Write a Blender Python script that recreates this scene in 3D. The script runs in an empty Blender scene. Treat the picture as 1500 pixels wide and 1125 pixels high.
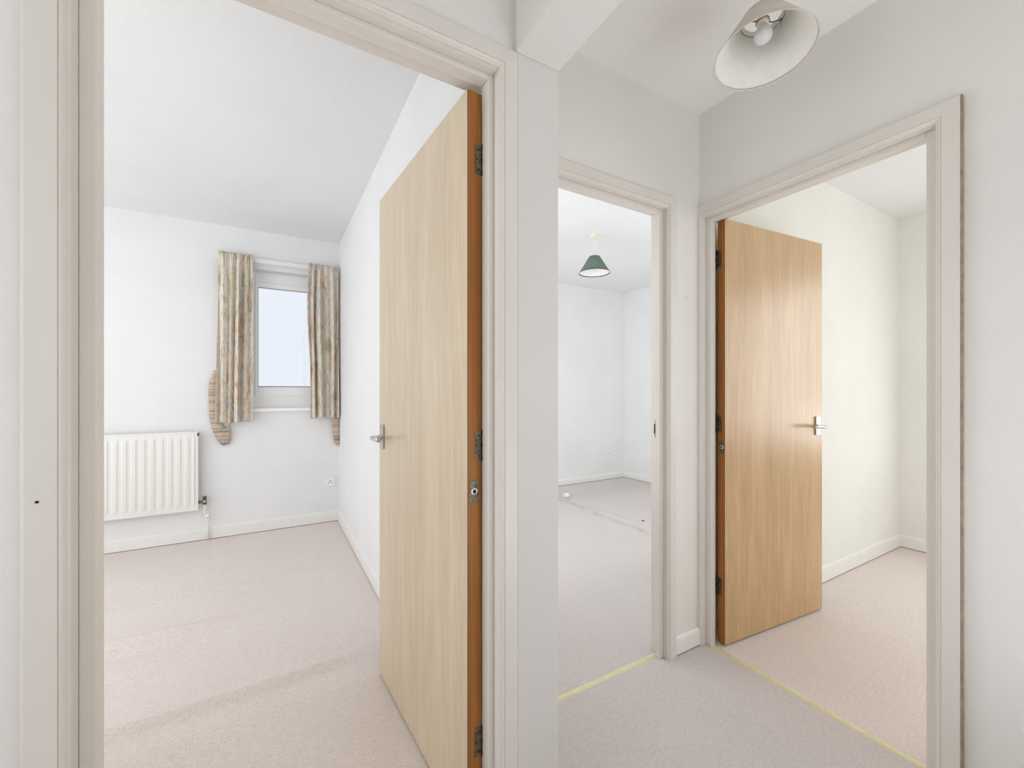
import bpy, bmesh, math, random
from math import sin, cos, pi, radians, exp, sqrt, atan2
from mathutils import Vector, Matrix
random.seed(4)
C = bpy.context.scene.collection

# ------------------------------------------------------------------ materials
def srgb(r, g, b):
    f = lambda c: (c/255/12.92) if c/255 <= .04045 else ((c/255+.055)/1.055)**2.4
    return (f(r), f(g), f(b), 1)

def mat(name, col, rough=.6, metal=0, spec=.5, coat=0):
    m = bpy.data.materials.new(name); m.use_nodes = True
    b = m.node_tree.nodes['Principled BSDF']
    b.inputs['Base Color'].default_value = col
    b.inputs['Roughness'].default_value = rough
    b.inputs['Metallic'].default_value = metal
    b.inputs['Specular IOR Level'].default_value = spec
    b.inputs['Coat Weight'].default_value = coat
    return m
def N(m, t, **kw):
    n = m.node_tree.nodes.new(t)
    for k, v in kw.items():
        if k.startswith('_'): setattr(n, k[1:], v)
        else: n.inputs[k.replace('_', ' ')].default_value = v
    return n
def L(m, a, b): m.node_tree.links.new(a, b)
def BS(m): return m.node_tree.nodes['Principled BSDF']
def coords(m, scale=(1, 1, 1), world=False):
    if world:
        g = N(m, 'ShaderNodeNewGeometry'); src = g.outputs['Position']
    else:
        g = N(m, 'ShaderNodeTexCoord'); src = g.outputs['Object']
    mp = N(m, 'ShaderNodeMapping'); mp.inputs['Scale'].default_value = scale
    L(m, src, mp.inputs['Vector']); return mp.outputs['Vector']
def noise(m, vec, scale, detail=3, rough=.5, dist=0):
    n = N(m, 'ShaderNodeTexNoise', Scale=scale, Detail=detail, Roughness=rough, Distortion=dist)
    L(m, vec, n.inputs['Vector']); return n.outputs['Fac']
def ramp(m, fac, stops):
    r = N(m, 'ShaderNodeValToRGB'); e = r.color_ramp.elements
    while len(e) < len(stops): e.new(.5)
    for x, (p, c) in zip(e, stops): x.position = p; x.color = c
    L(m, fac, r.inputs['Fac']); return r.outputs['Color']
def bump(m, fac, strength, dist=.01):
    b = N(m, 'ShaderNodeBump', Strength=strength, Distance=dist)
    L(m, fac, b.inputs['Height']); L(m, b.outputs['Normal'], BS(m).inputs['Normal'])
def mixc(m, fac, a, b, mode='MIX'):
    x = N(m, 'ShaderNodeMix', _data_type='RGBA', _blend_type=mode)
    for s, v in ((0, fac), (6, a), (7, b)):
        if hasattr(v, 'is_linked'): L(m, v, x.inputs[s])
        else: x.inputs[s].default_value = v
    return x.outputs[2]
def math_(m, op, a, b=0, clamp=False):
    x = N(m, 'ShaderNodeMath', _operation=op, _use_clamp=clamp)
    for i, v in enumerate((a, b)):
        if hasattr(v, 'is_linked'): L(m, v, x.inputs[i])
        else: x.inputs[i].default_value = v
    return x.outputs[0]

def paint(name, c, var=.03, rough=.75, bs=.15, bscale=90):
    m = mat(name, c, rough, spec=.3)
    v = coords(m, world=True)
    n = noise(m, v, 2.3, 4)
    d = tuple(x*(1-var) for x in c[:3])+(1,)
    l = tuple(min(1, x*(1+var*.6)) for x in c[:3])+(1,)
    L(m, ramp(m, n, [(.3, d), (.7, l)]), BS(m).inputs['Base Color'])
    bump(m, noise(m, v, bscale, 3), bs, .004)
    return m
M_hall = paint('hall_wall_paint', srgb(234, 232, 229))
M_pier = paint('hall_wall_paint_shaded', srgb(222, 219, 216))  # hall paint darkened to put the wall end's shade into its colour
M_room = paint('room_wall_paint', srgb(236, 237, 237))
M_room2 = paint('small_room_wall_paint', srgb(236, 235, 229))
M_ceil = paint('ceiling_paint', srgb(235, 236, 236), .02, .85, .35, 60)
M_hceil = paint('hall_ceiling_paint', srgb(244, 243, 240), .02, .85, .1, 60)
def gloss(name, c, var=.035):
    m = mat(name, c, .34, spec=.45)
    v = coords(m, (1, 1, .25), True)
    n = noise(m, v, 9, 5, .6)
    d = tuple(x*(1-var) for x in c[:3])+(1,)
    L(m, ramp(m, n, [(.3, d), (.62, c)]), BS(m).inputs['Base Color'])
    bump(m, noise(m, coords(m, (1, 1, .06), True), 160, 3), .05, .0012)
    return m
M_trim = gloss('painted_trim', srgb(228, 223, 216))
M_skirt = gloss('painted_skirting', srgb(239, 238, 234))
M_rad = gloss('radiator_enamel', srgb(236, 235, 230), .02)
M_brown_edge = mat('brown_trim_edge', srgb(160, 140, 122), .7)

# carpet: mottled pinkish pile
def carpet(name, c, seams=False):
    m = mat(name, c, .95, spec=.1)
    v = coords(m, world=True)
    base = Vector(c[:3])
    f = lambda k, t=(1, 1, 1): tuple(min(1, base[i]*k*t[i]) for i in range(3))+(1,)
    big = ramp(m, noise(m, v, 1.9, 5, .62), [(.3, f(.86, (1, .98, .95))), (.5, f(1)), (.7, f(1.08, (.985, 1, 1.01)))])
    fine = noise(m, v, 170, 2, .7)
    mid = noise(m, coords(m, (1, 2.2, 1), True), 38, 4, .65)
    g = mixc(m, .75, big, ramp(m, fine, [(.28, f(.72, (.98, .95, .97))), (.5, f(1)), (.72, f(1.2))]), 'MIX')
    g = mixc(m, .45, g, ramp(m, mid, [(.3, f(.86)), (.7, f(1.1))]))
    # a few brown worn spots
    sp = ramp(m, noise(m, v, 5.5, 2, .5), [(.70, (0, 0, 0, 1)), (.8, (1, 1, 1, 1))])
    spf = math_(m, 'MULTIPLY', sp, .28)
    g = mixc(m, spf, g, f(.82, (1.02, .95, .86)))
    if seams:
        sep = N(m, 'ShaderNodeSeparateXYZ'); L(m, v, sep.inputs[0])
        wob = math_(m, 'MULTIPLY', math_(m, 'SUBTRACT', noise(m, v, 3.5, 3), .5), .12)
        def near(axis, at, w):
            d = math_(m, 'ABSOLUTE', math_(m, 'SUBTRACT', math_(m, 'ADD', sep.outputs[axis], wob), at))
            return math_(m, 'SUBTRACT', 1, math_(m, 'DIVIDE', d, w), True)
        s1 = math_(m, 'MULTIPLY', near(0, 2.75, .05), ramp(m, noise(m, v, 7, 4, .7), [(.35, (.1, .1, .1, 1)), (.65, (1, 1, 1, 1))]))
        g = mixc(m, math_(m, 'MULTIPLY', s1, .38), g, srgb(120, 115, 122))
        s2 = math_(m, 'MULTIPLY', near(1, 3.75, .3), .25)
        g = mixc(m, s2, g, f(.8, (1.04, .97, .86)))
    L(m, g, BS(m).inputs['Base Color'])
    h = math_(m, 'ADD', math_(m, 'MULTIPLY', fine, .7), math_(m, 'MULTIPLY', mid, .5))
    bump(m, h, .55, .006)
    return m
M_carpet = carpet('hall_carpet', srgb(214, 206, 203))
M_carpetL = carpet('bedroom_carpet', srgb(230, 219, 213))
M_carpetM = carpet('middle_room_carpet', srgb(215, 208, 205), True)

def wood(name, pale, dark, rough=.33, coat=.25):
    m = mat(name, pale, rough, spec=.5, coat=coat)
    BS(m).inputs['Coat Roughness'].default_value = .30
    v = coords(m, (1, 1, .028))
    g1 = noise(m, v, 190, 5, .6, .3)
    g2 = noise(m, coords(m, (1, 1, .07)), 17, 3, .5, 1.2)
    f = math_(m, 'ADD', math_(m, 'MULTIPLY', g1, .6), math_(m, 'MULTIPLY', g2, .4))
    L(m, ramp(m, f, [(.36, dark), (.5, tuple((a+b)/2 for a, b in zip(pale, dark))), (.62, pale)]), BS(m).inputs['Base Color'])
    bump(m, g1, .06, .002)
    return m
M_door1 = wood('pale_oak_veneer', srgb(219, 200, 169), srgb(198, 175, 141), .34, .85)
M_door3 = wood('honey_oak_veneer', srgb(207, 172, 124), srgb(180, 141, 93), .3, .7)
def edge_wood():
    m = mat('pine_lipping', srgb(176, 104, 40), .42, spec=.4)
    v = coords(m, (1, 1, .03))
    g = noise(m, v, 60, 4, .6, .8)
    k = noise(m, coords(m, (1, 1, .45)), 11, 2, .4)
    c = ramp(m, g, [(.3, srgb(142, 88, 38)), (.7, srgb(178, 114, 50))])
    kn = ramp(m, k, [(.70, (0, 0, 0, 1)), (.76, (1, 1, 1, 1))])
    L(m, mixc(m, math_(m, 'MULTIPLY', kn, .6), c, srgb(84, 42, 18)), BS(m).inputs['Base Color'])
    return m
M_edge = edge_wood()
M_lip_shadow = mat('lipping_shadow_line', srgb(92, 62, 30), .6)  # shadow line beside the lipping, put into the veneer edge colour
M_hinge = mat('tarnished_steel', srgb(120, 108, 90), .45, .85)
M_hinge_dark = mat('dark_hinge_knuckle', srgb(62, 50, 44), .5, .6)
M_chrome = mat('satin_chrome', srgb(206, 204, 200), .2, 1)
def speck(m, s, a, b):
    L(m, ramp(m, noise(m, coords(m), s, 4, .6), [(.35, a), (.65, b)]), BS(m).inputs['Base Color'])
speck(M_hinge, 90, srgb(96, 84, 66), srgb(140, 130, 112))
speck(M_brown_edge, 40, srgb(148, 128, 110), srgb(172, 152, 134))
speck(M_hinge_dark, 120, srgb(44, 34, 32), srgb(78, 66, 58))
M_brass = mat('brass_strip', srgb(222, 204, 140), .38, .3)
speck(M_brass, 25, srgb(230, 219, 172), srgb(236, 228, 190))
M_gap = mat('shadow_gap_dirt', srgb(128, 116, 104), .9)  # dark tone for the painted shadow strip under the skirtings
M_black = mat('dark_recess', srgb(40, 36, 34), .8)
M_plastic = mat('white_plastic', srgb(240, 240, 238), .4)
M_upvc = mat('white_window_frame', srgb(252, 252, 252), .35)
M_gasket = mat('window_gasket', srgb(120, 122, 126), .6)
M_bulb = mat('frosted_bulb', srgb(236, 236, 240), .35)
BS(M_bulb).inputs['Transmission Weight'].default_value = .15
def fabric(name, out, trans=.25):
    m = mat(name, out, .85, spec=.2)
    v = coords(m, (1, 1, 1))
    a = noise(m, coords(m, (40, 40, 400)), 3, 2); bump(m, a, .12, .002)
    c = tuple(x*.94 for x in out[:3])+(1,)
    L(m, ramp(m, noise(m, v, 40, 3), [(.3, c), (.7, out)]), BS(m).inputs['Base Color'])
    return m
M_shade = fabric('cream_shade_fabric', srgb(214, 207, 198))
M_shade_in = fabric('white_shade_lining', srgb(246, 244, 238))
M_shadeband = fabric('shade_hem', srgb(222, 216, 206))
M_green = fabric('sage_green_fabric', srgb(112, 126, 119))
M_green_hem = fabric('dark_green_hem', srgb(92, 100, 98))
M_wire = mat('lamp_wire', srgb(150, 140, 128), .4, .7)
M_cream = mat('cream_plastic', srgb(236, 228, 208), .45)
M_foil = mat('crumpled_tissue', srgb(236, 236, 236), .55)
M_red = mat('brown_chip', srgb(120, 78, 66), .6)
def glassm():
    m = bpy.data.materials.new('window_glass'); m.use_nodes = True
    nt = m.node_tree; nt.nodes.clear()
    o = nt.nodes.new('ShaderNodeOutputMaterial'); t = nt.nodes.new('ShaderNodeBsdfTransparent')
    g = nt.nodes.new('ShaderNodeBsdfGlossy'); g.inputs['Roughness'].default_value = .02
    lw = nt.nodes.new('ShaderNodeFresnel'); lw.inputs['IOR'].default_value = 1.45
    x = nt.nodes.new('ShaderNodeMixShader')
    t.inputs['Color'].default_value = (.96, .98, 1, 1)
    nt.links.new(lw.outputs[0], x.inputs[0]); nt.links.new(t.outputs[0], x.inputs[1]); nt.links.new(g.outputs[0], x.inputs[2])
    nt.links.new(x.outputs[0], o.inputs['Surface']); return m
M_glass = glassm()
def curtain_mat(name, sc, stripes=False):
    m = mat(name, srgb(214, 206, 190), .9, spec=.1)
    v = coords(m, (2.4, 1, .9)) if not stripes else coords(m, (.6, .6, 5))
    a = noise(m, v, sc, 3, .6, 1.6)
    b_ = noise(m, coords(m, (3.2, 1, .55)), sc*.6, 3, .6, 1.5)
    c1 = ramp(m, a, [(.30, srgb(150, 166, 158)), (.38, srgb(188, 192, 180)), (.46, srgb(222, 214, 200)), (.52, srgb(224, 216, 202)), (.58, srgb(222, 184, 146)), (.66, srgb(204, 176, 120)), (.75, srgb(160, 150, 130))])
    c2 = ramp(m, b_, [(.32, srgb(150, 164, 176)), (.42, srgb(220, 214, 204)), (.55, srgb(226, 218, 204)), (.60, srgb(196, 160, 112)), (.68, srgb(150, 122, 84))])
    g = mixc(m, .5, c1, c2)
    if stripes:
        w = noise(m, coords(m, (.3, .3, 26)), 3, 3, .7)
        g = mixc(m, .75, g, ramp(m, w, [(.36, srgb(74, 74, 76)), (.46, srgb(160, 140, 120)), (.56, srgb(216, 190, 162)), (.66, srgb(150, 122, 98))]))
    hs = N(m, 'ShaderNodeHueSaturation', Saturation=.85, Value=1.0); L(m, g, hs.inputs['Color'])
    L(m, hs.outputs[0], BS(m).inputs['Base Color'])
    BS(m).inputs['Sheen Weight'].default_value = .1
    # light passing softly through cloth
    BS(m).inputs['Subsurface Weight'].default_value = 0
    return m
M_curt = curtain_mat('floral_curtain_cloth', 11)
M_tie = curtain_mat('floral_tieback_cloth', 22, True)

# ------------------------------------------------------------------ mesh helpers
class MB:
    def __init__(s): s.bm = bmesh.new(); s.mats = []
    def mi(s, m):
        if m not in s.mats: s.mats.append(m)
        return s.mats.index(m)
    def box(s, x0, x1, y0, y1, z0, z1, m=None):
        bm = s.bm
        v = [bm.verts.new((x, y, z)) for x in (x0, x1) for y in (y0, y1) for z in (z0, z1)]
        i = s.mi(m) if m else 0
        for q in ((0, 1, 3, 2), (4, 6, 7, 5), (0, 4, 5, 1), (2, 3, 7, 6), (0, 2, 6, 4), (1, 5, 7, 3)):
            f = bm.faces.new([v[k] for k in q]); f.material_index = i
        return s
    def lathe(s, prof, cx=0, cy=0, n=48, m=None, smooth=True, closed=False):
        bm = s.bm; i = s.mi(m) if m else 0
        rings = [[bm.verts.new((cx+r*cos(2*pi*k/n), cy+r*sin(2*pi*k/n), z)) for k in range(n)] for r, z in prof]
        pr = list(zip(rings, rings[1:]))
        if closed: pr.append((rings[-1], rings[0]))
        for a, b in pr:
            for k in range(n):
                f = bm.faces.new((a[k], a[(k+1) % n], b[(k+1) % n], b[k])); f.material_index = i; f.smooth = smooth
        return s
    def tube(s, pts, r, n=12, m=None, caps=True):
        bm = s.bm; i = s.mi(m) if m else 0
        P = [Vector(p) for p in pts]; rings = []
        rr = r if isinstance(r, (list, tuple)) else [r]*len(P)
        for j, p in enumerate(P):
            t = (P[min(j+1, len(P)-1)]-P[max(j-1, 0)]).normalized()
            a = t.cross(Vector((0, 0, 1)))
            if a.length < .05: a = t.cross(Vector((1, 0, 0)))
            a.normalize(); b = t.cross(a)
            rings.append([bm.verts.new(p+rr[j]*(cos(2*pi*k/n)*a+sin(2*pi*k/n)*b)) for k in range(n)])
        for a, b in zip(rings, rings[1:]):
            for k in range(n):
                f = bm.faces.new((a[k], a[(k+1) % n], b[(k+1) % n], b[k])); f.smooth = True; f.material_index = i
        if caps:
            for rg in (rings[0], rings[-1]):
                f = bm.faces.new(rg); f.material_index = i
        return s
    def grid(s, P, m=None, smooth=True):
        bm = s.bm; i = s.mi(m) if m else 0
        V = [[bm.verts.new(p) for p in row] for row in P]
        for a, b in zip(V, V[1:]):
            for k in range(len(a)-1):
                f = bm.faces.new((a[k], a[k+1], b[k+1], b[k])); f.smooth = smooth; f.material_index = i
        return V
    def build(s, name, m=None, parent=None, bevel=0, solid=0, recalc=True):
        if recalc: bmesh.ops.recalc_face_normals(s.bm, faces=s.bm.faces)
        me = bpy.data.meshes.new(name); s.bm.to_mesh(me); s.bm.free()
        for x in (s.mats or [m]): me.materials.append(x)
        o = bpy.data.objects.new(name, me); C.objects.link(o); o.parent = parent
        if solid:
            k = o.modifiers.new('s', 'SOLIDIFY'); k.thickness = solid; k.offset = 0
        if bevel:
            k = o.modifiers.new('b', 'BEVEL'); k.width = bevel; k.segments = 3; k.limit_method = 'ANGLE'; k.angle_limit = radians(40)
            k.harden_normals = False
        return o
def tag(o, label=None, cat=None, group=None, kind=None):
    for k, v in (('label', label), ('category', cat), ('group', group), ('kind', kind)):
        if v: o[k] = v
    return o
def empty(name, loc, rz=0):
    o = bpy.data.objects.new(name, None); C.objects.link(o); o.location = loc; o.rotation_euler.z = rz; o.empty_display_size = .1
    return o
def struct(o, label, cat='wall'): return tag(o, label, cat, None, 'structure')

# ------------------------------------------------------------------ dimensions
ZC, ZR, ZS = 2.495, 2.545, 2.50       # hall, room, small room ceilings
Y1, Y1b = .950, 1.060                 # near wall of the hall
Y2, Y2b = 1.262, 1.345                # wall with the middle doorway
X3, X3b = 1.755, 1.855                # right hand wall
O1 = (-.2794, .508, 2.018); O2 = (.721, 1.521, 1.999); O3 = (.4507, 1.2424, 1.999)
LT = .026                             # lining thickness

# ------------------------------------------------------------------ walls
b = MB()
b.box(-2.75, O1[0]-LT, Y1, Y1b, 0, ZR); b.box(O1[1]+LT, .559, Y1, Y1b, 0, ZR); b.box(O1[0]-LT, O1[1]+LT, Y1, Y1b, O1[2]+LT, ZR)
struct(b.build('wall_near', M_hall), 'off-white hall wall around the leftmost doorway')
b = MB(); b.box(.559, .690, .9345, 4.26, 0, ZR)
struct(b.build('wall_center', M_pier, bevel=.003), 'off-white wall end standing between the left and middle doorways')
# room side skins of the dividing wall (painted whiter)
b = MB(); b.box(.550, .559, Y1b, 4.13, 0, ZR)
struct(b.build('wall_left_room_right', M_room), 'white bedroom wall behind the open pale door')
b = MB()
b.box(.690, O2[0]-LT, Y2, Y2b, 0, ZC+.1); b.box(O2[1]+LT, X3b+.01, Y2, Y2b, 0, ZC+.1); b.box(O2[0]-LT, O2[1]+LT, Y2, Y2b, O2[2]+LT, ZC+.1)
WB = struct(b.build('wall_back', M_hall), 'off-white hall wall around the middle doorway')
b = MB(); b.box(X3b+.01, 4.35, 1.283, Y2b, 0, ZC+.1)
struct(b.build('wall_right_room_back', M_room2), 'white wall behind the open honey-coloured door')
b = MB()
b.box(X3, X3b, -1.7, O3[0]-LT, 0, ZC+.1); b.box(X3, X3b, O3[1]+LT, Y2, 0, ZC+.1); b.box(X3, X3b, O3[0]-LT, O3[1]+LT, O3[2]+LT, ZC+.1)
struct(b.build('wall_right', M_hall), 'off-white hall wall around the right-hand doorway')
struct(MB().box(.554, .690, -1.7, .9345, 2.073, ZC).build('beam', M_hall, bevel=.003), 'white ceiling beam crossing the hall above the wall end', 'beam')
b = MB(); b.box(-1.3, -1.2, -1.8, Y1, 0, ZC)
struct(b.build('wall_hall_left', M_hall), 'off-white side wall of the hall')
b = MB(); b.box(-1.3, X3b, -1.8, -1.7, 0, ZC)
struct(b.build('wall_hall_rear', M_hall), 'off-white rear wall of the hall')

# bedroom (left)
WX0, WX1, WZ0, WZ1 = -.16, .43, 1.045, 2.224
YW, YWb = 4.130, 4.380
b = MB()
b.box(-2.75, WX0, YW, YWb, 0, ZR); b.box(WX1, .559, YW, YWb, 0, ZR); b.box(WX0, WX1, YW, YWb, 0, WZ0-.02); b.box(WX0, WX1, YW, YWb, WZ1, ZR)
struct(b.build('wall_left_room_back', M_room), 'white bedroom wall holding the small window')
struct(MB().box(-2.85, -2.75, Y1, YWb, 0, ZR).build('wall_left_room_left', M_room), 'white outer side wall of the bedroom')
# middle room
struct(MB().box(.690, 4.36, 4.235, 4.335, 0, ZR).build('wall_middle_room_back', M_room), 'white far wall of the middle room')
struct(MB().box(4.255, 4.355, Y2b, 4.235, 0, ZR).build('wall_middle_room_right', M_room), 'white side wall of the middle room')
# small room on the right
struct(MB().box(4.18, 4.255, -2.2, 1.283, 0, ZR).build('wall_right_room_right', M_room2), 'white end wall of the right-hand room')
struct(MB().box(X3b, 4.255, -2.3, -2.2, 0, ZR).build('wall_right_room_front', M_room2), 'white near wall of the right-hand room')

# ceilings
struct(MB().box(-1.3, X3b, -1.8, Y2, ZC, ZC+.05).build('ceiling', M_hceil), 'white hall ceiling', 'ceiling')
struct(MB().box(-2.85, .559, Y1b, YWb, ZR, ZR+.05).build('ceiling', M_ceil), 'lightly textured white bedroom ceiling', 'ceiling')
struct(MB().box(.69, 4.355, Y2b, 4.335, ZR, ZR+.05).build('ceiling', M_ceil), 'white ceiling above the green pendant lamp', 'ceiling')
struct(MB().box(X3b, 4.255, -2.3, 1.283, ZS, ZS+.05).build('ceiling', M_ceil), 'white ceiling of the right-hand room', 'ceiling')

# ------------------------------------------------------------------ floors
def floor(name, x0, x1, y0, y1, m, label, hf=None, nx=2, ny=2):
    b = MB()
    b.grid([[(x0+(x1-x0)*i/nx, y0+(y1-y0)*j/ny, hf(x0+(x1-x0)*i/nx, y0+(y1-y0)*j/ny) if hf else 0) for i in range(nx+1)] for j in range(ny+1)])
    o = b.build(name, m, recalc=False)
    return struct(o, label, 'carpet')
def foldsL(x, y):
    z = 0
    def g(c, w): return exp(-((y-c)/w)**2)
    w1 = .02*sin(x*2.3)
    # long folds where the carpet has rucked up; each is a crest with a dip in front
    z += .026*(g(2.62+w1, .05)-.5*g(2.52+w1, .045))*(1/(1+exp((x+.22)*9)))
    z += .017*(g(1.97+w1*.8, .035)-.5*g(1.90+w1, .05))*(1/(1+exp((x-.25)*12)))
    z += .005*(g(1.80-w1, .04))*(1/(1+exp(-(x+.1)*8)))
    z += .006*g(2.27-w1, .05)*(1/(1+exp((x-.1)*10)))*(1/(1+exp(-(x+.5)*10)))
    z += .008*g(3.02+w1, .10)+.005*g(3.4-w1, .12)
    z *= 1.25
    z += .0025*sin(x*5+y*3)*sin(y*4.2-x)
    return z*min(1, max(0, (y-1.15)/.3))*min(1, max(0, (4.05-y)/.2))*min(1, max(0, (.5-x)/.15))
floor('floor', -2.75, .55, Y1, 4.13, M_carpetL, 'pinkish beige bedroom carpet with rucked folds', foldsL, 110, 330)
def foldsM(x, y):
    z = .008*exp(-((x-2.80-.04*sin(y*5))/.05)**2)-.004*exp(-((x-2.70-.04*sin(y*5))/.04)**2)
    # raised corner of a second carpet piece
    if x > 1.78 and y < 1.80: z += .004
    return z
floor('floor', .69, 4.255, 1.306, 4.235, M_carpetM, 'pale beige carpet of the middle room with a worn seam', foldsM, 240, 200)
floor('floor', -1.3, 1.788, -1.8, 1.306, M_carpet, 'pinkish beige hall carpet')
floor('floor', 1.788, 4.18, -2.2, 1.283, M_carpetL, 'beige carpet of the right-hand room')
# carpet seam lip seen through the middle doorway
# brass threshold strips
def strip(x0, x1, y0, y1, label):
    b = MB()
    alongx = (x1-x0) > (y1-y0)
    pr = [(0, 0), (.15, .003), (.35, .0045), (.65, .0045), (.85, .003), (1, 0)]
    rows = []
    for e in (0, 1):
        if alongx: rows.append([(x0+(x1-x0)*e, y0+(y1-y0)*p, z) for p, z in pr])
        else: rows.append([(x0+(x1-x0)*p, y0+(y1-y0)*e, z) for p, z in pr])
    b.grid(rows)
    o = b.build('threshold_strip', M_brass)
    return tag(o, label, 'threshold strip', 'brass door threshold strips')
strip(O2[0], O2[1]-.02, 1.293, 1.318, 'thin brass threshold strip across the middle doorway')
strip(1.774, 1.800, O3[0]+.02, O3[1]-.02, 'thin brass threshold strip on the carpet of the right-hand doorway')

# ------------------------------------------------------------------ door frames
PROF = [(0, 0), (0, .0085), (.0035, .0100), (.0045, .0100), (.0060, .0125), (.0080, .0145), (.0105, .0155), (.0118, .0150), (.0122, .0138), (.0130, .0138), (.0136, .0160), (.050, .0160), (.0530, .0152), (.0548, .0130), (.0550, 0)]
def architrave(t0, t1, h, axis, plane, outer0=.055, outer1=.055, edge_mat=None):
    """axis 'x': wall faces -Y at y=plane ; axis 'y': wall faces -X at x=plane"""
    b = MB(); b.mi(M_trim)
    rows = []
    for u, v in PROF:
        a0 = min(u, outer0); a1 = min(u, outer1)
        pts = [(t0-a0, 0), (t0-a0, h+u), (t1+a1, h+u), (t1+a1, 0)]
        rows.append([((t, plane-v, z) if axis == 'x' else (plane-v, t, z)) for t, z in pts])
    V = b.grid(rows, smooth=False)
    if edge_mat:                                   # outer edge
        i = b.mi(edge_mat)
        for f in b.bm.faces:
            c = f.calc_center_median(); tt = c.x if axis == 'x' else c.y
            if (tt < t0-.0545 if edge_mat == 'L' else False) : f.material_index = i
    return b
def lining(t0, t1, h, axis, d0, d1):
    b = MB()
    def bx(a0, a1, z0, z1):
        if axis == 'x': b.box(a0, a1, d0, d1, z0, z1)
        else: b.box(d0, d1, a0, a1, z0, z1)
    bx(t0-LT, t0, 0, h+LT); bx(t1, t1+LT, 0, h+LT); bx(t0, t1, h, h+LT)
    return b
def stops(s0, s1, t0, t1, zs, h, axis, d0, d1):
    b = MB()
    def bx(a0, a1, z0, z1):
        if axis == 'x': b.box(a0, a1, d0, d1, z0, z1)
        else: b.box(d0, d1, a0, a1, z0, z1)
    bx(t0, s0, 0, h); bx(s1, t1, 0, h); bx(s0, s1, zs, h)
    return b
def frame(n, label, O, axis, plane, back, s, zs, sd, o0=.055, o1=.055):
    e = empty('trim_%d' % n, (0, 0, 0)); struct(e, label, 'door frame')
    a = architrave(O[0], O[1], O[2]+.003, axis, plane, o0, o1).build('architrave', None, e)
    a.modifiers.new('w', 'WELD').merge_threshold = .00001
    lining(O[0], O[1], O[2], axis, plane-.0005, back).build('door_lining', M_trim, e, bevel=.0015)
    stops(s[0], s[1], O[0], O[1], zs, O[2], axis, sd[0], sd[1]).build('door_stop', M_trim, e, bevel=.0025)
    return e
f1 = frame(1, 'cream painted door frame of the leftmost doorway', O1, 'x', Y1, Y1b, (-.2568, .492), 2.004, (.972, 1.011), .055, .051)
f2 = frame(2, 'cream painted door frame of the middle doorway', O2, 'x', Y2, Y2b, (.745, 1.497), 1.983, (1.274, 1.300), .031, .055)
f3 = frame(3, 'cream painted door frame of the right-hand doorway with brown outer edge', O3, 'y', X3, X3b, (.480, 1.2154), 1.983, (1.775, 1.8076), .055, .0195)
# brown outer edge strip down the near side of frame 3
MB().box(X3-.0157, X3-.0002, O3[0]-.0580, O3[0]-.0545, 0, 2.054).build('brown_edge', M_brown_edge, f3)
# strike plate on the middle frame
sp = MB(); sp.box(1.5195, 1.5212, 1.301, 1.322, .978, 1.058, M_hinge)
sp.box(1.5190, 1.5196, 1.303, 1.316, 1.000, 1.036, M_black)
sp.box(1.514, 1.5212, 1.320, 1.3225, .996, 1.040, M_hinge)
sp.build('strike_plate', None, f2)
for px, pz, par, pl in ((-.315, 1.017, f1, Y1-.016), (1.659, 1.621, WB, Y2)):
    MB().lathe([(0.0001, 0), (.0022, 0), (.0022, .001), (.0001, .001)], n=12, smooth=False).build('nail_head', M_hinge_dark, par).matrix_world = Matrix.Translation((px, pl, pz)) @ Matrix.Rotation(pi/2, 4, 'X')

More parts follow.
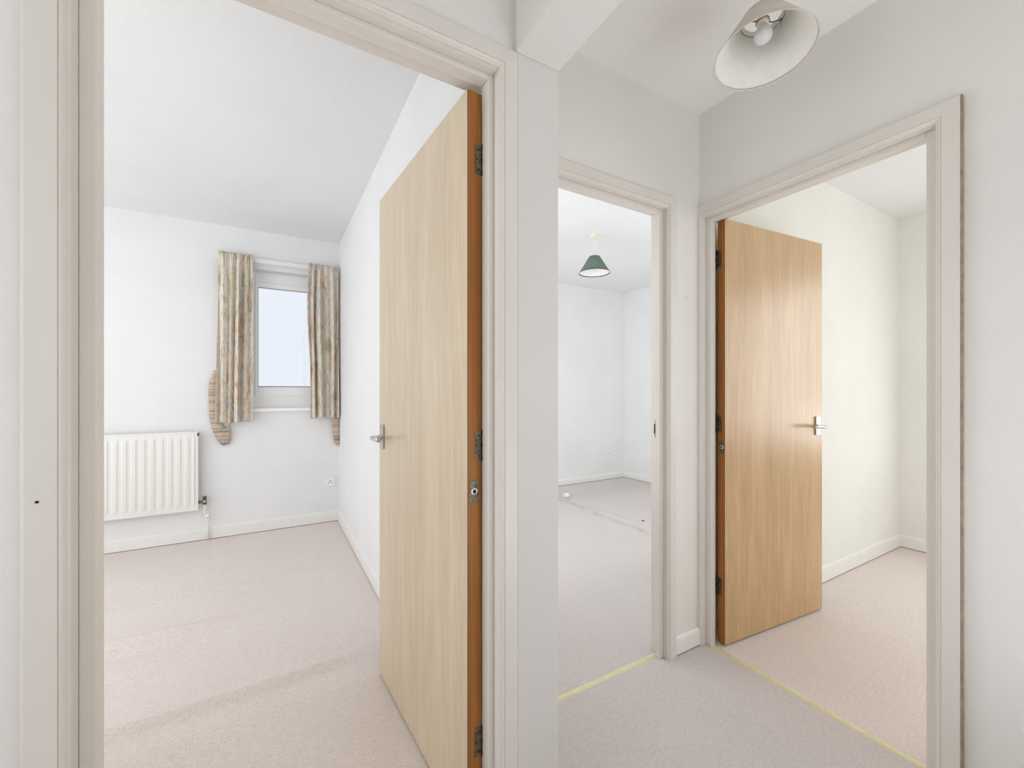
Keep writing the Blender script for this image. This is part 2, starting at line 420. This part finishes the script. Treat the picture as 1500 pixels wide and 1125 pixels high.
# ------------------------------------------------------------------ doors
def door(name, label, loc, direction, width, th, ztop, sgn, face, hand_x=.055):
    """local x from hinge to free edge, visible face at y=0, thickness to sgn*y"""
    ang = atan2(direction[1], direction[0])
    e = empty(name, (loc[0], loc[1], 0), ang); struct(e, label, 'door')
    z0 = .010
    b = MB()
    y = lambda a: a*sgn
    def bx(x0, x1, ya, yb, za, zb, m, bb=None): (bb or b).box(x0, x1, min(y(ya), y(yb)), max(y(ya), y(yb)), za, zb, m)
    b.mi(face)
    bx(0, width, 0, .0018, z0, ztop, face); bx(0, width, th-.0018, th, z0, ztop, face)
    bx(.0006, .0010, .0001, .0017, z0, ztop, M_lip_shadow)
    o = b.build('veneer_faces', None, e)
    o.data.polygons  # hinge-side veneer edges coloured dark as the lipping shadow line
    gi = len(o.data.materials); o.data.materials.append(M_lip_shadow)
    for p in o.data.polygons:
        if abs(p.normal.x) > .9 and p.center.x < .001: p.material_index = gi
    b = MB(); bx(.0004, width-.0004, .0018, th-.0018, z0+.0003, ztop-.0003, M_edge, b)
    b.build('timber_core', None, e)
    for zc in (1.81, 1.044 if sgn < 0 else 1.037, .252 if sgn < 0 else .272):
        h = MB()
        bx(-.0012, .0004, th*.50, th, zc-.039, zc+.039, M_hinge, h)
        for k in range(5):
            za = zc-.041+k*.0168
            rr = .0056 if k % 2 == 0 else .0050
            h.lathe([(.0001, za), (rr, za), (rr, za+.0155), (.0001, za+.0155)], -.003, y(th+.003), 14, M_hinge_dark)
        h.lathe([(.0001, zc-.046), (.003, zc-.044), (.003, zc+.046), (.0001, zc+.048)], -.003, y(th+.003), 10, M_hinge_dark)
        for dz in (-.027, 0, .027):
            bx(-.0016, -.0011, th*.64+(.003 if dz else -.003), th*.64+(.008 if dz else .002), zc+dz-.0025, zc+dz+.0025, M_hinge_dark, h)
        h.build('hinge', None, e)
    # blanking plate with a round hole left in the hinge edge
    p = MB(); zc = .923 if sgn < 0 else .928
    bx(-.0010, .0004, th*.16, th*.78, zc-.029, zc+.029, M_hinge, p)
    yc = y(th*.48)
    o = p.build('latch_plate', None, e)
    r = MB()
    r.lathe([(.0001, 0), (.0045, 0), (.0045, .0012), (.0085, .0016), (.0105, .0004), (.0105, -.0005)], n=24, m=M_chrome)
    rr = r.build('plate_ring', None, o); rr.matrix_local = Matrix.Translation((-.001, yc, zc)) @ Matrix.Rotation(-pi/2, 4, 'Y')
    r = MB(); r.lathe([(.0001, .0014), (.0042, .0014), (.0042, .0016), (.0001, .0018)], n=20, m=M_black)
    rr = r.build('plate_hole', None, o); rr.matrix_local = Matrix.Translation((-.001, yc, zc)) @ Matrix.Rotation(-pi/2, 4, 'Y')
    # lever handles both sides
    for side in (0, 1):
        q = -1 if side == 0 else 1
        y0 = 0 if side == 0 else th
        hx = width-hand_x+.010
        Y = lambda d: y(y0+q*d)
        bp = MB()
        ya, yb = sorted((Y(0), Y(.008)))
        bp.box(hx-.020, hx+.020, ya, yb, .954, 1.054, M_chrome)
        bpo = bp.build('handle', None, e, bevel=.003)
        lv = MB()
        lv.tube([(hx, Y(.006), 1.000), (hx, Y(.016), 1.000)], .013, 20, M_chrome)
        path = []; rad = []
        for k in range(9):
            t = k/8*pi/2
            path.append((hx-.014*(1-cos(t))*1.0, Y(.014+.034*sin(t)), 1.000+.001*k*.2)); rad.append(.0085)
        for k in range(1, 9):
            path.append((hx-.014-.098*k/8, Y(.048+.004*sin(k/8*pi)), 1.0016+.003*sin(k/8*pi))); rad.append(.0085+.0015*sin(k/8*pi))
        lv.tube(path, rad, 16, M_chrome)
        lv.build('lever', None, bpo)
        sc = MB()
        for zz in (.963, 1.045):
            sc.tube([(hx, Y(.007), zz), (hx, Y(.0095), zz)], .0035, 12, M_chrome)
        sc.build('screw', None, bpo)
    return e
d1 = door('door_1', 'pale oak veneer door standing open in the leftmost doorway', (.4489, 1.0101), (-.0665, .9978), .785, .044, 1.988, -1, M_door1)
d3 = door('door_2', 'honey oak veneer door standing open in the right-hand doorway', (1.826, 1.180), (.768, -.0625), .7705, .038, 1.991, 1, M_door3)
# filler dabs on the pale door
for (lx, lz, w, h) in ((.315, 1.915-.085, .006, .010), (.318, 1.805, .004, .008), (.325, 1.822, .007, .004)):
    MB().box(lx-w, lx+w, -.0002, .0007, lz-h, lz+h).build('filler_dab', mat('pale_filler', srgb(226, 214, 190), .6), d1, bevel=.0003)

# ------------------------------------------------------------------ skirtings
def skirting(name, p0, p1, nrm, h, label, t=.014):
    b = MB()
    G = .005
    prof = [(0, G), (t, G), (t, h-.018), (t*.75, h-.006), (t*.35, h), (0, h)]
    rows = []
    for p in (p0, p1):
        rows.append([(p[0]+nrm[0]*a, p[1]+nrm[1]*a, z) for a, z in prof])
    b.grid(rows, smooth=False)
    i = b.mi(M_skirt)
    for r in rows: b.bm.faces.new([b.bm.verts.new(q) for q in r])
    # dark strip painting in the shadow and dirt between the board and the carpet
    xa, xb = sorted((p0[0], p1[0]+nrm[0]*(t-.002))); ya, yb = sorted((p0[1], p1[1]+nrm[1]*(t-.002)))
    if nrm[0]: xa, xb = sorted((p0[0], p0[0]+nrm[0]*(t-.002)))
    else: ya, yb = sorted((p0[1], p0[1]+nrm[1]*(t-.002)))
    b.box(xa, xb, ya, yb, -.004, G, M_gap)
    return struct(b.build(name), label, 'skirting')
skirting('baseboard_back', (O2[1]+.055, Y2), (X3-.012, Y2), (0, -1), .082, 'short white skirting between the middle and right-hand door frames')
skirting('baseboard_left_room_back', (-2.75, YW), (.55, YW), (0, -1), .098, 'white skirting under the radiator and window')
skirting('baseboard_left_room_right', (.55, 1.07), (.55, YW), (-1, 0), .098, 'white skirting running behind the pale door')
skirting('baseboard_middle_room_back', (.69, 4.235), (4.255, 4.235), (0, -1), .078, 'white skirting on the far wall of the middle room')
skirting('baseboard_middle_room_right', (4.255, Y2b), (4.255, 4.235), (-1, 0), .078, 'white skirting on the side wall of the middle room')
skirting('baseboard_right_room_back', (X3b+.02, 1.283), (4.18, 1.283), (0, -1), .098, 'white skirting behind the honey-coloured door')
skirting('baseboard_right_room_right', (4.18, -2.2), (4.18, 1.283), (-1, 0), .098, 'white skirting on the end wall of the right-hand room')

# ------------------------------------------------------------------ window
w = empty('window_1', (0, 0, 0)); struct(w, 'white framed window between floral curtains', 'window')
yf, yfb = 4.225, 4.285
b = MB()
b.box(WX0, -.115, yf, yfb, WZ0, WZ1); b.box(.385, WX1, yf, yfb, WZ0, WZ1)
b.box(-.115, .385, yf, yfb, 2.135, WZ1); b.box(-.115, .385, yf, yfb, WZ0, 1.150)
b.build('window_frame', M_upvc, w, bevel=.003)
b = MB()
g0, g1, gz0, gz1 = -.0925, .365, 1.229, 2.090
b.box(-.113, g0, yf-.012, yfb-.01, 1.152, 2.133); b.box(g1, .383, yf-.012, yfb-.01, 1.152, 2.133)
b.box(g0, g1, yf-.012, yfb-.01, gz1, 2.133); b.box(g0, g1, yf-.012, yfb-.01, 1.152, gz0)
b.build('sash', M_upvc, w, bevel=.003)
b = MB()
b.box(g0, g1, yf-.0135, yf-.006, gz0-.003, gz0+.004); b.box(g0, g0+.003, yf-.006, yf, gz0, gz1); b.box(g0, g1, yf-.006, yf, gz1-.003, gz1)
b.build('gasket', M_gasket, w)
MB().box(g0-.005, g1+.005, 4.245, 4.249, gz0-.005, gz1+.005).build('window_pane', M_glass, w)
b = MB(); b.box(WX0-.02, WX1+.03, 4.095, 4.30, WZ0-.028, WZ0)
b.build('window_sill', M_upvc, w, bevel=.006)

# ------------------------------------------------------------------ curtains
def rail():
    b = MB()
    b.box(-.385, .535, 4.082, 4.100, 2.262, 2.300, M_plastic)
    b.box(-.385, .535, 4.074, 4.083, 2.268, 2.276, M_plastic)
    for x in (-.36, .09, .51): b.box(x-.012, x+.012, 4.10, YW, 2.270, 2.294, M_plastic)
    o = b.build('curtain_rail', None, bevel=.002)
    tag(o, 'white curtain rail above the bedroom window', 'curtain rail')
rail()
def curtain(xl, xr, xlb, xrb, zt, zb, label, seed, bulge=0, hem=0):
    rnd = random.Random(seed)
    b = MB(); nx, nz = 150, 70
    nf = 4.6
    ph = [rnd.uniform(-.5, .5) for _ in range(12)]; am = [rnd.uniform(.7, 1.25) for _ in range(12)]
    rows = []
    for j in range(nz+1):
        t = j/nz; z = zt+(zb-zt)*t
        row = []
        for i in range(nx+1):
            s = i/nx
            k = min(int(s*nf), 11)
            x = xl+(xr-xl)*s+((xlb-xl)*(1-s)+(xrb-xr)*s)*t
            x += bulge*sin(pi*min(1, t*1.6))*(1-s)**2
            wander = .25*sin(t*3+s*5+seed)
            a = .040*(.55+.45*min(1, t*3))*(.75+.35*sin(s*9+seed))
            fold = sin(2*pi*(nf*s+wander*.35)+.5*sin(s*11+seed))
            fold = math.copysign(abs(fold)**.8, fold)
            y = 4.048+a*fold
            x += .007*sin(4*pi*(nf*s+wander*.3))*(min(1, t*4))
            if t < .09:                              # gathered pencil-pleat heading
                q = 1-t/.09
                y = y*(1-q*.6)+(4.052)*(q*.6)+.0065*sin(2*pi*nf*3.3*s+seed)*q
                z2 = z+.004*sin(2*pi*nf*1.6*s+seed)*q+(.010*q if s < .04 or s > .96 else 0)
            else: z2 = z
            z2 += .004*sin(s*7+seed)*t+hem*(1-s)*t
            row.append((x, y, z2))
        rows.append(row)
    b.grid(rows)
    o = b.build('curtain', M_curt, solid=.0025)
    tag(o, label, 'curtain', 'floral curtains at the bedroom window')
    return o
curtain(-.362, -.128, -.372, -.132, 2.312, .938, 'left one of the floral curtains, hanging nearer the radiator', 2)
curtain(.292, .528, .300, .528, 2.312, .952, 'right one of the floral curtains, hanging against the room corner', 5, -.014)
def tieback(outer, inner, label):
    # crescent band of quilted cloth hanging from a wall hook
    b = MB()
    n = len(outer)
    def cr(P, t):
        f = t*(len(P)-1); i = min(int(f), len(P)-2); u = f-i
        p0 = P[max(i-1, 0)]; p1 = P[i]; p2 = P[i+1]; p3 = P[min(i+2, len(P)-1)]
        return tuple(.5*(2*p1[k]+(p2[k]-p0[k])*u+(2*p0[k]-5*p1[k]+4*p2[k]-p3[k])*u*u+(3*p1[k]-p0[k]-3*p2[k]+p3[k])*u**3) for k in (0, 1))
    rows = []
    for j in range(49):
        t = j/48; o_ = cr(outer, t); i_ = cr(inner, t); row = []
        for k in range(9):
            s = k/8
            x = o_[0]*(1-s)+i_[0]*s; z = o_[1]*(1-s)+i_[1]*s
            row.append((x, 4.108-.010*sin(pi*s)-.002*sin(t*60), z))
        rows.append(row)
    b.grid(rows)
    o = b.build('curtain_tieback', M_tie, solid=.005)
    tag(o, label, 'tieback', 'floral curtain tiebacks')
    h = MB(); x, z = outer[0]
    h.tube([(x+.004, YW, z-.004), (x+.004, 4.10, z-.004), (x+.004, 4.094, z+.006)], .003, 8, M_hinge)
    h.build('hook', None, o)
tieback([(-.392, 1.350), (-.424, 1.26), (-.428, 1.14), (-.424, 1.02), (-.408, .90), (-.372, .80), (-.335, .752), (-.300, .758), (-.286, .775)],
        [(-.372, 1.350), (-.372, 1.26), (-.366, 1.14), (-.360, 1.02), (-.340, .92), (-.315, .89), (-.300, .90), (-.291, .92), (-.288, .94)],
        'floral tieback hanging loose beside the left curtain')
tieback([(.548, 1.400), (.530, 1.30), (.522, 1.15), (.500, 1.02), (.488, .90), (.494, .80), (.510, .72), (.530, .694), (.545, .688)],
        [(.549, 1.402), (.549, 1.32), (.549, 1.20), (.549, 1.10), (.549, .98), (.549, .90), (.549, .82), (.549, .74), (.549, .70)],
        'floral tieback hanging in the room corner below the right curtain')

# ------------------------------------------------------------------ radiator
rt = empty('radiator', (-.9, YW, .26)); tag(rt, 'white ribbed panel radiator under the window beside the frame', 'radiator')
rt['label'] = 'white ribbed panel radiator on the bedroom wall left of the curtains'
def loc(o): o.matrix_parent_inverse = Matrix.Translation(rt.location).inverted(); return o
b = MB(); x0, x1, z0, z1, yf_ = -1.35, -.490, .262, .870, 4.052
def flute(x):
    u = ((x1-x)/.0520) % 1
    if x > x1-.022 or x < x0+.022: return 0
    if u < .12: return u/.12
    if u < .56: return 1
    if u < .68: return 1-(u-.56)/.12
    return 0
xs = [x0+(x1-x0)*i/430 for i in range(431)]
zs = [z0, z0+.036, z0+.046, z0+.060, z1-.062, z1-.048, z1-.038, z1]
am = [0, 0, .6, 1, 1, .6, 0, 0]
b.grid([[(x, yf_-.0062*flute(x)*a, z) for x in xs] for z, a in zip(zs, am)], M_rad)
loc(b.build('front_panel', None, rt, recalc=False))
b = MB()
b.box(x0, x1, yf_+.0005, yf_+.012, z0-.004, z0+.012); b.box(x0-.001, x1+.001, yf_-.002, yf_+.045, z1-.006, z1+.004)
b.box(x1-.0015, x1+.001, yf_, yf_+.045, z0, z1); b.box(x0, x1, yf_+.030, yf_+.042, z0, z1-.01)
loc(b.build('casing', M_rad, rt, bevel=.002))
b = MB(); b.tube([(x1+.001, yf_+.016, z1-.020), (x1+.006, yf_+.016, z1-.020)], .007, 10, M_black); b.box(x1-.004, x1+.002, yf_-.0015, yf_+.002, z1-.032, z1-.006, M_black)
loc(b.build('bleed_valve', None, rt))
b = MB()
b.tube([(x1, yf_+.018, z0+.055), (x1+.040, yf_+.018, z0+.055)], .011, 14, M_hinge)
b.tube([(x1+.040, yf_+.018, z0+.035), (x1+.040, yf_+.018, z0+.078)], [.013, .013], 14, M_hinge)
b.tube([(x1+.040, yf_+.018, z0+.078), (x1+.040, yf_+.018, z0+.098)], [.014, .012], 14, M_hinge)
b.tube([(x1+.040, yf_-.004, z0+.060), (x1+.040, yf_+.018, z0+.060)], .009, 12, M_chrome)
loc(b.build('valve', None, rt))
b = MB()
b.tube([(x1+.040, yf_+.018, z0+.036), (x1+.040, yf_+.022, z0-.03), (x1+.052, yf_+.028, z0-.075), (x1+.060, yf_+.040, z0-.13), (x1+.060, yf_+.046, .10), (x1+.060, yf_+.046, .0)], .0075, 12, M_skirt)
b.tube([(x1+.045, yf_+.030, z0-.060), (x1+.075, yf_+.030, z0-.062)], .016, 14, M_skirt)
loc(b.build('pipe', None, rt))

# ------------------------------------------------------------------ sockets
def socket(x, y, z, label):
    e = empty('wall_socket', (x, y, z)); tag(e, label, 'socket', 'single wall sockets')
    MB().box(-.043, .043, -.009, 0, -.043, .043, M_plastic).build('face_plate', None, e, bevel=.0025)
    b = MB()
    b.box(-.0035, .0035, -.0094, -.0088, .004, .013, M_black); b.box(-.016, -.008, -.0094, -.0088, -.012, -.006, M_black); b.box(.008, .016, -.0094, -.0088, -.012, -.006, M_black)
    b.build('pin_slots', None, e)
    MB().box(.018, .030, -.0125, -.0085, .010, .028, M_plastic).build('switch', None, e, bevel=.001)
socket(.472, YW, .364, 'white single socket on the bedroom wall near the corner')
socket(3.955, 4.235, .350, 'white single socket low on the far wall of the middle room')

# ------------------------------------------------------------------ lamps
def pendant(name, cx, cy, zb, R, rt_, h, zc, out, hem, label, spokes=3, rot=0, tilt=(0, 0)):
    e = empty(name, (cx, cy, zb)); tag(e, label, 'pendant lamp')
    zt = h
    b = MB()
    b.lathe([(R, 0), (R-.0012, .0005), (rt_-.0012, zt), (rt_, zt)], m=out, n=96, closed=True)
    o = b.build('lamp_shade', None, e)
    gi = len(o.data.materials); o.data.materials.append(M_shade_in)
    for p in o.data.polygons:
        c = p.center; n = Vector((c.x, c.y, 0)).normalized()
        if p.normal.dot(n) < -.05: p.material_index = gi
    b = MB()
    b.lathe([(R+.0006, -.001), (R-.0022, -.001), (R-.0022-(R-rt_)*.035, h*.035), (R+.0006-(R-rt_)*.035, h*.035)], m=hem, n=96, closed=True)
    b.build('hem', None, o)
    zs_ = h-.010
    b = MB(); r_s = rt_+(R-rt_)*.010/h-.001
    ring = [(r_s*cos(a*pi/18), r_s*sin(a*pi/18), zs_) for a in range(37)]
    b.tube(ring, .0012, 6, M_wire, caps=False)
    for k in range(spokes):
        a = rot+2*pi*k/spokes
        b.tube([(.017*cos(a), .017*sin(a), zs_-.010), (.030*cos(a), .030*sin(a), zs_-.011), (r_s*cos(a), r_s*sin(a), zs_)], .0022, 8, M_wire)
        b.tube([((r_s-.004)*cos(a), (r_s-.004)*sin(a), zs_+.004), ((r_s-.004)*cos(a), (r_s-.004)*sin(a), zs_-.026)], .0011, 6, M_wire)
    b.lathe([(.018, zs_-.008), (.018, zs_-.013), (.014, zs_-.013), (.014, zs_-.008)], m=M_wire, n=24, closed=True)
    b.build('shade_carrier', None, e)
    b = MB(); b.lathe([(.0001, zs_+.030), (.009, zs_+.028), (.015, zs_+.010), (.0155, zs_-.018), (.014, zs_-.021), (.0001, zs_-.021)], m=M_cream, n=24)
    b.build('bulb_holder', None, e)
    b = MB(); zb_ = zs_-.021
    b.lathe([(.011, zb_), (.0115, zb_-.006), (.016, zb_-.012), (.0215, zb_-.020), (.0245, zb_-.030), (.0240, zb_-.039), (.0205, zb_-.047), (.0135, zb_-.0535), (.006, zb_-.0563), (.0001, zb_-.057)], m=M_bulb, n=32)
    b.build('bulb', None, e)
    b = MB(); b.tube([(0, 0, zs_+.028), (0, 0, zc-zb-.020)], .0028, 8, M_plastic)
    b.build('cord', None, e)
    b = MB(); zz = zc-zb
    b.lathe([(.0001, zz-.030), (.010, zz-.030), (.014, zz-.022), (.034, zz-.016), (.040, zz-.008), (.041, zz)], m=M_cream, n=32)
    b.build('ceiling_rose', None, e)
    for ch in list(e.children):
        if ch.name.split('.')[0] not in ('cord', 'ceiling_rose'): ch.rotation_euler = (tilt[0], tilt[1], 0)
    return e
pendant('pendant_lamp', 1.250, .687, 2.176, .133, .052, .126, ZC, M_shade, M_shadeband, 'cream conical pendant lampshade with bulb hanging from the hall ceiling', 2, radians(150), (-.0715, .0733))
pendant('pendant_lamp', 2.43, 2.77, 2.213, .133, .046, .142, ZR, M_green, M_green_hem, 'sage green conical pendant lampshade hanging in the middle room', 3, 0)

# ------------------------------------------------------------------ bits on the middle room floor
def scrap(name, x, y, r, m, label, flat=.7):
    rnd = random.Random(7); b = MB()
    bmesh.ops.create_icosphere(b.bm, subdivisions=3, radius=r)
    for v in b.bm.verts:
        v.co *= 1+rnd.uniform(-.28, .22); v.co.z *= flat
    lo = min(v.co.z for v in b.bm.verts)
    for v in b.bm.verts: v.co += Vector((x, y, -lo))
    tag(b.build(name, m), label, 'litter')
scrap('crumpled_tissue', 2.86, 3.73, .036, M_foil, 'small crumpled white tissue on the carpet of the middle room')
scrap('dropped_chip', 2.955, 2.705, .011, M_red, 'tiny dark chip lying on the middle room carpet', .45)

# ------------------------------------------------------------------ lights and sky
def area(name, loc_, rot, sx, sy, e, col=(1, 1, 1), spread=180):
    d = bpy.data.lights.new(name, 'AREA'); d.shape = 'RECTANGLE'; d.size = sx; d.size_y = sy; d.energy = e; d.color = col; d.spread = radians(spread)
    o = bpy.data.objects.new(name, d); C.objects.link(o); o.location = loc_; o.rotation_euler = rot; return o
area('bedroom_left_fill', (-2.70, 2.5, 1.45), (0, -pi/2, 0), 1.7, 2.4, 26, (.91, .95, 1))  # added window-like panel; no window is known on this side
area('bedroom_fill_light', (-1.55, 1.40, 1.25), (radians(106), 0, 0), 1.9, 1.9, 13.5, (.91, .95, 1))  # added fill facing the window wall, no lamp stands here
area('middle_room_daylight', (.74, 2.9, 1.45), (0, -pi/2, 0), 1.7, 2.2, 26, (.93, .96, 1))
area('middle_room_fill_light', (3.0, 1.62, 1.30), (radians(100), 0, 0), 1.8, 1.7, 12, (.93, .96, 1))  # unseen fill added to lift the dim far wall
area('small_room_daylight', (4.15, -.32, 1.45), (0, pi/2, 0), 1.45, 1.15, 15.5, (.90, .95, 1))
area('small_room_fill_light', (1.89, -.85, 1.35), (0, -pi/2, 0), 1.7, 1.2, 16, (.90, .95, 1))  # unseen fill added to brighten the end wall of this room
area('small_room_low_light', (4.14, .50, .86), (0, pi/2, 0), .38, .5, 2.4, (.93, .97, 1))
area('hall_fill_left', (-.75, -1.45, 1.00), (radians(112), 0, 0), .8, 1.5, 3.0, (.90, .955, 1))  # added fill behind the camera, not a hall fitting
area('hall_fill_right', (1.14, -.85, .50), (radians(162), 0, 0), 1.0, 1.4, 15, (.91, .955, 1))  # added uplight for the hall ceiling, out of view
area('hall_side_light', (-1.14, .45, 1.25), (0, -radians(93), 0), 1.5, .5, 5.6, (.90, .955, 1))
wd = bpy.data.worlds.new('sky'); bpy.context.scene.world = wd; wd.use_nodes = True
bg = wd.node_tree.nodes['Background']; bg.inputs['Color'].default_value = (.87, .89, .93, 1); bg.inputs['Strength'].default_value = 1.06

# ------------------------------------------------------------------ camera
cd = bpy.data.cameras.new('camera'); cam = bpy.data.objects.new('camera', cd); C.objects.link(cam)
cd.sensor_width = 36; cd.lens = 611/1500*36; cd.shift_y = 10.5/1500; cd.clip_start = .01
cam.location = (0, 0, 1.19); cam.rotation_euler = (pi/2, 0, -radians(30.08))
sc = bpy.context.scene; sc.camera = cam
sc.view_settings.view_transform = 'Standard'; sc.view_settings.look = 'None'
sc.view_settings.exposure = 0; sc.view_settings.gamma = 1
sc.cycles.max_bounces = 12; sc.cycles.diffuse_bounces = 8
sc.cycles.use_denoising = True
